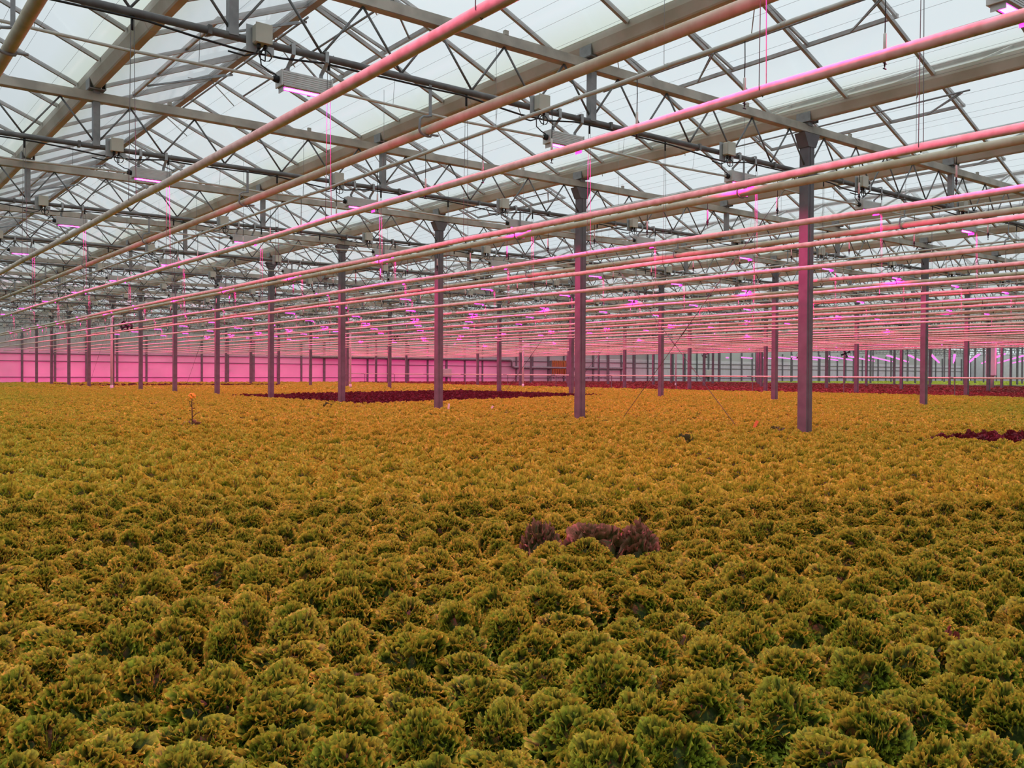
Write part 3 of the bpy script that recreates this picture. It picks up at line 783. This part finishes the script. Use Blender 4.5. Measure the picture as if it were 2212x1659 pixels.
# grey pipework along the wall
xa, xb2 = on_wall(1100), on_wall(1345)
e = MB(); e.tube([(xa-22, UE+0.3, 2.38), (xa, UE+0.3, 2.38), (xa+0.3, UE+0.3, 2.3), (xa+0.3, UE+0.3, 1.75), (xa+0.6, UE+0.3, 1.62), (xb2, UE+0.3, 1.62), (xb2+.3, UE+0.3, 1.75), (xb2+.3, UE+0.3, 2.5)], 0.13, 10)
o_ = e.obj('wall_pipework', M['galv']); tag(o_, 'grey pipe stepping down along the far wall by the hoses', 'pipe')

# ------------------------------------------------------------------ lettuce
GOLD = math.pi*(3-math.sqrt(5))
def quads(name, V, F, A, mt):
    me = D.meshes.new(name); me.vertices.add(len(V)); me.loops.add(len(F)*4); me.polygons.add(len(F))
    me.vertices.foreach_set('co', V.astype(np.float32).ravel()); me.loops.foreach_set('vertex_index', F.astype(np.int32).ravel())
    me.polygons.foreach_set('loop_start', (np.arange(len(F))*4).astype(np.int32))
    at = me.attributes.new('margin', 'FLOAT', 'POINT'); at.data.foreach_set('value', A.astype(np.float32))
    me.materials.append(M[mt]); me.update(calc_edges=True); me.polygons.foreach_set('use_smooth', [True]*len(F))
    return me
def head_mesh(name, seed, nleaf, nt, ns, R=0.106, H=0.108, Z0=0.070, mt='lettuce', waves=7.0, ruffle=1.0, rise=1.0, arc=0.040, fine=0.62, turn=1.1):
    """mounded loose-leaf head: leaf margins run over a lumpy dome as deeply ruffled, outward-curling frills"""
    rg = np.random.RandomState(seed); V = []; F = []; A = []; nv = 0
    lp = rg.uniform(0, 6.3, 6); kz = R/.106
    def dome(th, ph, k):
        st, ct = np.sin(th), np.cos(th)
        lm = k*(1+st*(0.15*np.sin(2*ph+lp[0])+0.13*np.sin(3*ph+lp[1])+0.09*np.sin(5*ph+lp[2]))+0.11*np.sin(4*th+lp[3])*np.cos(ph+lp[4])+0.05*np.sin(7*th+lp[5]))
        return np.stack([R*lm*st*np.cos(ph), R*lm*st*np.sin(ph), np.maximum(0.022, Z0+H*lm*ct)], -1)
    for i in range(nleaf):
        f = (i+0.5)/nleaf
        th0 = math.acos(1-1.12*f)*rg.uniform(.9, 1.1); ph0 = i*GOLD+rg.uniform(-.4, .4)
        half = arc*rg.uniform(.7, 1.15)*kz/(R*max(0.42, math.sin(th0)))
        half = min(half, 2.2)
        t = np.linspace(-1, 1, nt+1)
        skew = rg.uniform(-.35, .35)
        ga = rg.uniform(-turn, turn)
        ph = ph0+half*math.cos(ga)*t; th = np.maximum(0.02, th0+0.10*t*t+skew*t*0.2+half*max(.42, math.sin(th0))*math.sin(ga)*t)
        lift = rg.uniform(.90, 1.10)
        S = np.linspace(0, 1, ns+1)
        p = rg.uniform(0, 6.3, 6); kw = waves*math.pi*rg.uniform(.85, 1.15)*half*R*max(.42, math.sin(th0))/(arc*kz)
        env = 0.75+0.35*np.sin(t*5+p[4])
        rows = []; mar = []
        c0 = dome(th, ph, 1.0)
        cp = dome(th, ph+0.01, 1.0)-c0; cp /= np.linalg.norm(cp, axis=1, keepdims=True)+1e-9
        cd = dome(th+0.01, ph, 1.0)-c0; cd /= np.linalg.norm(cd, axis=1, keepdims=True)+1e-9
        nr = np.cross(cd, cp); nr /= np.linalg.norm(nr, axis=1, keepdims=True)+1e-9
        lean = rg.uniform(-1.0, 0.9)
        for s in S:
            a = ruffle*0.0115*fine*kz*s**1.2*env
            q = dome(th, ph, (0.80+0.16*s)*(1+(lift-1)*s))
            q = q+cd*(a*np.sin(kw*t+p[0])+0.45*a*np.sin(2.3*kw*t+p[1]))[:, None]
            q = q+cp*(0.75*a*np.cos(kw*t+p[0]+.5)+0.4*a*np.sin(1.7*kw*t+p[2]))[:, None]
            q = q+nr*((0.020*fine*rise*kz*s**0.9)*(1+0.25*np.sin(1.3*kw*t+p[3]))+0.30*a*np.sin(3.1*kw*t+p[5]))[:, None]
            q = q+cd*(lean*0.014*fine*kz*s*s)
            q = q+rg.normal(0, 1, q.shape)*(0.0020*kz*s)
            q[:, 2] = np.maximum(q[:, 2], 0.004)
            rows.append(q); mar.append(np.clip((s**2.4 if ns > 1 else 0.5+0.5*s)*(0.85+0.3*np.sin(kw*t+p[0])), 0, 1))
        P = np.stack(rows, 0); V.append(P.reshape(-1, 3)); A.append(np.stack(mar, 0).reshape(-1))
        idx = np.arange((ns+1)*(nt+1)).reshape(ns+1, nt+1)+nv; nv += (ns+1)*(nt+1)
        F.append(np.stack([idx[:-1, :-1], idx[:-1, 1:], idx[1:, 1:], idx[1:, :-1]], -1).reshape(-1, 4))
    na, nb_ = (16, 7) if nt > 20 else (8, 3)
    TH, PH = np.meshgrid(np.linspace(0, 1.9, nb_+1), np.linspace(0, 2*math.pi, na+1), indexing='ij')
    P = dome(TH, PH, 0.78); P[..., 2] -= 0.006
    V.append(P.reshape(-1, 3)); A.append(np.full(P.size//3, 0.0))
    idx = np.arange((nb_+1)*(na+1)).reshape(nb_+1, na+1)+nv
    F.append(np.stack([idx[:-1, :-1], idx[1:, :-1], idx[1:, 1:], idx[:-1, 1:]], -1).reshape(-1, 4))
    return quads(name, np.concatenate(V), np.concatenate(F), np.concatenate(A), mt)
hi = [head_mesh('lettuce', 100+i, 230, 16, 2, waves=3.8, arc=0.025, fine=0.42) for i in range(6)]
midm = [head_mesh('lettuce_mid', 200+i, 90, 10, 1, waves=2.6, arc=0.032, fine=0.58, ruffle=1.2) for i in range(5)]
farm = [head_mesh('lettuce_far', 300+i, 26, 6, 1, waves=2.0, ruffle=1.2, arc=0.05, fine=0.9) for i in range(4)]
redm = [head_mesh('red_far', 400+i, 44, 8, 1, mt='red', waves=2.4, H=0.11, arc=0.036, fine=0.65) for i in range(3)]
rmixm = [head_mesh('redmix_far', 450+i, 20, 6, 1, mt='redmix', waves=2.0, arc=0.05, fine=0.9) for i in range(3)]

def is_red(w, u):
    if 11.5 < w < 24.6:
        if 21.5+.32*(w-11.7) < u < 31.6+.34*(w-11.7): return 1
        if w > 11.75 and u < 6.25-0.09*(w-11.7): return 1
        if 55.5 < u < 59.0 or 61.0 < u < 63.4: return 1
    if 36.9 < w < WS-0.6: return 2
    return 0
DU, DW = 0.196, 0.204
rg = np.random.RandomState(7)
near, gpts, rpts = [], [], []
specials = [(3.02, 3.22, .125), (2.80, 3.40, .080), (3.17, 3.09, .095)]
ROWS = int((UE-US)/DU)
def zone(u, w):
    q = px(w, u, CROP)
    if q is None: return None
    mg = 900 if q[2] < 6 else (300 if q[2] < 20 else 120)
    if q[0] < -mg or q[0] > 2212+mg or q[1] > 1659+700 or q[2] < 0.35: return None
    return q
for r in range(int(0.1/DU), ROWS):
    u = r*DU
    for c in range(-10, int(82/DW)):
        w = c*DW+(DW/2 if r % 2 else 0)
        if w > WS-0.5: break
        dd = u*0.79+w*0.612
        big_ = dd > 42
        if big_ and (r % 2 or (c+(r//2)) % 2 == 0): continue
        if u > UE-0.4: continue
        q = zone(u, w)
        if q is None: continue
        jw, ju = rg.uniform(-.016, .016, 2)
        sc_ = rg.uniform(.80, 1.18)*(1.75 if big_ else 1.0); rz = rg.uniform(0, 6.28)
        ht = rg.uniform(.78, 1.18)
        red = is_red(w, u)
        if dd < 14 and not red and rg.rand() < 0.012: continue
        if abs(w-WA) < 0.16 and abs(((u-U0+2.5) % ST)-2.5) < 0.16: continue
        if any((w-a)**2+(u-b_)**2 < 0.11**2 for a, b_, _ in specials): continue
        rec = (q[2], w+jw, u+ju, rz, sc_, ht, red, r, c)
        if red: rpts.append(rec)
        else: gpts.append(rec)
# beyond the screen: pale green crop, coarse
for u in np.arange(US+1, UE-1, 0.5):
    for w in np.arange(WS+2, WR-1, 0.5):
        q = px(w, u, CROP)
        if q is None or not (-30 < q[0] < 2242): continue
        gpts.append((q[2], w+rg.uniform(-.1, .1), u+rg.uniform(-.1, .1), rg.uniform(0, 6.28), 3.2, .9, 0, 0, 0))
gpts.sort()
# the 300 heads that show largest stand as objects of their own
cand = [g for g in gpts[:6000] if (lambda q: -40 < q[0] < 2252 and q[1] < 1690)(px(g[1], g[2], CROP-0.06))]
ind = set(id(g) for g in cand[:300])
rows_used = sorted(set(g[7] for g in cand[:300]))
ri = {r: i+1 for i, r in enumerate(rows_used)}
byrow = {}
for g in cand[:300]: byrow.setdefault(g[7], []).append(g)
for r in rows_used:
    for i, g in enumerate(sorted(byrow[r], key=lambda g: g[1])):
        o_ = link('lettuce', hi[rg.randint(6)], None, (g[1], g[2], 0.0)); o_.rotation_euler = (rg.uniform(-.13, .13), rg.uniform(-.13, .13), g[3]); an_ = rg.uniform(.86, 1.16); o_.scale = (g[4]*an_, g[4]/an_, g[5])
        tag(o_, 'frilly green lettuce, %s from the left in the %s planting row from the camera' % (nth(i+1), nth(ri[r])), 'lettuce', 'frilly green lettuces')

def field(name, pts, variants, label):
    col = D.collections.new(name+'_source')
    for i, me in enumerate(variants):
        ob = D.objects.new('%s_%02d' % (name, i), me); col.objects.link(ob)
    P = np.array([(p[1], p[2], 0.0) for p in pts], np.float32)
    me = D.meshes.new(name); me.vertices.add(len(P)); me.vertices.foreach_set('co', P.ravel())
    a = me.attributes.new('var', 'INT', 'POINT'); a.data.foreach_set('value', np.array([p[6] for p in pts], np.int32))
    a = me.attributes.new('rot', 'FLOAT_VECTOR', 'POINT'); a.data.foreach_set('vector', np.array([(p[7], p[8], p[3]) for p in pts], np.float32).ravel())
    a = me.attributes.new('scl', 'FLOAT_VECTOR', 'POINT'); a.data.foreach_set('vector', np.array([(p[4]*(1+.15*math.sin(p[3]*7)), p[4]*(1-.13*math.sin(p[3]*7)), p[5]) for p in pts], np.float32).ravel())
    ob = D.objects.new(name, me); C.objects.link(ob)
    ng = D.node_groups.new(name+'_scatter', 'GeometryNodeTree')
    ng.interface.new_socket('Geometry', in_out='INPUT', socket_type='NodeSocketGeometry'); ng.interface.new_socket('Geometry', in_out='OUTPUT', socket_type='NodeSocketGeometry')
    gi = ng.nodes.new('NodeGroupInput'); go = ng.nodes.new('NodeGroupOutput')
    mp = ng.nodes.new('GeometryNodeMeshToPoints'); ip = ng.nodes.new('GeometryNodeInstanceOnPoints'); ci = ng.nodes.new('GeometryNodeCollectionInfo')
    ci.inputs['Collection'].default_value = col; ci.inputs['Separate Children'].default_value = True; ci.inputs['Reset Children'].default_value = True
    ip.inputs['Pick Instance'].default_value = True
    def attr(nm, tp):
        n = ng.nodes.new('GeometryNodeInputNamedAttribute'); n.data_type = tp; n.inputs['Name'].default_value = nm
        return n.outputs['Attribute']
    L = ng.links.new
    L(gi.outputs[0], mp.inputs['Mesh']); L(mp.outputs[0], ip.inputs['Points']); L(ci.outputs[0], ip.inputs['Instance'])
    L(attr('var', 'INT'), ip.inputs['Instance Index'])
    er = ng.nodes.new('FunctionNodeEulerToRotation'); L(attr('rot', 'FLOAT_VECTOR'), er.inputs[0]); L(er.outputs[0], ip.inputs['Rotation'])
    L(attr('scl', 'FLOAT_VECTOR'), ip.inputs['Scale']); L(ip.outputs[0], go.inputs[0])
    md = ob.modifiers.new('scatter', 'NODES'); md.node_group = ng
    ob['kind'] = 'stuff'; tag(ob, label, 'lettuces')
    return ob
gp = []
for g in gpts:
    if id(g) in ind: continue
    if g[0] < 6: v = rg.randint(6)
    elif g[0] < 15: v = 6+rg.randint(5)
    else: v = 11+rg.randint(4)
    gp.append((g[0], g[1], g[2], g[3], g[4], g[5], v, rg.uniform(-.13, .13), rg.uniform(-.13, .13)))
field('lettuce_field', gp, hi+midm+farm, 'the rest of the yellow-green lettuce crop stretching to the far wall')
rp = [(g[0], g[1], g[2], g[3], g[4], g[5], (rg.randint(3) if g[6] == 1 else 3+rg.randint(3)), 0.0, 0.0) for g in rpts]
field('red_lettuce_field', rp, redm+rmixm, 'dark red lettuce patches among the yellow-green crop')

# odd plants and tags
rog = [head_mesh('brown_lettuce', 500+i, 34, 26, 3, R=0.15, H=0.13, Z0=0.10, mt='rogue', waves=4.0, arc=0.055, fine=1.0, rise=1.2) for i in range(3)]
for (w, u, s_), lab, me in zip(specials, ('large brown-tinged loose lettuce rising above the green crop, middle of three', 'brown-tinged lettuce at the left of the three in mid crop', 'brown-tinged lettuce at the right of the three in mid crop'), rog):
    o_ = link('brown_lettuce', me, None, (w, u, 0)); o_.scale = (s_/.13*.92,)*2+(1.02,); tag(o_, lab, 'lettuce', 'brown-tinged lettuces')
o_ = link('red_leaf_lettuce', head_mesh('red_leaf_lettuce', 520, 20, 14, 2, R=0.055, H=0.09, Z0=0.10, mt='redmix', waves=3), None, (2.84, 1.40, 0)); tag(o_, 'small red lettuce poking up near the right edge of the crop', 'lettuce')
for i, (w, u) in enumerate(((8.56, 7.52), (10.07, 20.6), (11.15, 8.05))):
    o_ = link('weed', head_mesh('weed', 530+i, 20, 10, 2, R=0.11, H=0.14, Z0=0.10, mt='weed', waves=2, arc=.05, fine=1.0), None, (w, u, 0))
    tag(o_, ('dark green weed left of the big right post', 'dark green weed in front of the red patch', 'dark green weed beside the orange tag')[i], 'weed', 'dark weeds')
# bolted plant with a yellow flower
fx, fy = 4.6, 14.14
e = empty('flowering_plant', (fx, fy, 0))
b = MB(); b.tube([(0, 0, 0), (0.005, 0, 0.3), (-0.004, 0, 0.5), (0.0, 0, 0.60)], [0.012, 0.010, 0.007, 0.005], 6); b.tube([(0, 0, 0.28), (0.05, -0.03, 0.34), (0.10, -0.06, 0.37)], 0.006, 5); b.tube([(0, 0, 0.45), (-0.03, 0.02, 0.50), (-0.035, 0.02, 0.54)], 0.004, 5); b.obj('stem', M['stem'], e)
me = head_mesh('flower_leaves', 540, 9, 10, 2, R=0.15, H=0.09, Z0=0.12, mt='rogue', waves=2, arc=.06, fine=1.2); link('leaf_rosette', me, e)
b = MB(); rr = random.Random(3)
for q in range(26):
    a1, a2 = rr.uniform(0, 6.28), rr.uniform(-.5, 1.4); c_ = Vector((math.cos(a1)*math.cos(a2)*.055, math.sin(a1)*math.cos(a2)*.055, 0.61+math.sin(a2)*.05))
    n_ = (c_-Vector((0, 0, .60))).normalized(); u_ = n_.orthogonal().normalized(); v_ = n_.cross(u_)
    ring = [c_+(u_*math.cos(k*math.pi/3)+v_*math.sin(k*math.pi/3))*0.019 for k in range(6)]+[c_+n_*0.012]
    b.add(ring, [(k, (k+1) % 6, 6) for k in range(6)]+[(5, 4, 3, 2, 1, 0)])
b.obj('flower', M['petal'], e)
b = MB()
for q in range(5):
    z_ = 0.38+q*0.035; s_ = 1 if q % 2 else -1
    b.add([(0, 0, z_), (s_*.03, .012, z_+.02), (s_*.055, 0, z_+.015), (s_*.03, -.012, z_+.02), (s_*.028, 0, z_+.008)], [(0, 1, 4), (1, 2, 4), (2, 3, 4), (3, 0, 4), (0, 3, 2, 1)])
b.obj('stem_leaves', M['stem'], e)
tag(e, 'lone bolted plant with an orange-yellow flower above the crop', 'plant')
for (w, u, mm, tilt, lab) in ((11.43, 17.2, 'tagw', 0.15, 'white plant tag right of the third nearest post'), (11.92, 16.3, 'tagw', 0.6, 'white plant tag leaning over, farther right than the upright one'), (11.5, 8.75, 'tago', 0.45, 'orange plant tag leaning in the crop near the biggest post')):
    e = empty('plant_tag', (w, u, 0.10)); b = MB(); b.box((0, 0, 0.10), (0.045, 0.004, 0.20), 0, 0, 0.002); b.add([(-0.0225, -0.002, 0), (0.0225, -0.002, 0), (0, -0.002, -0.06), (-0.0225, 0.002, 0), (0.0225, 0.002, 0), (0, 0.002, -0.06)], [(0, 2, 1), (3, 4, 5), (0, 3, 5, 2), (1, 2, 5, 4)]); b.obj('tag_blade', M[mm], e)
    e.rotation_euler = (0, tilt, -0.66); tag(e, lab, 'plant tag')
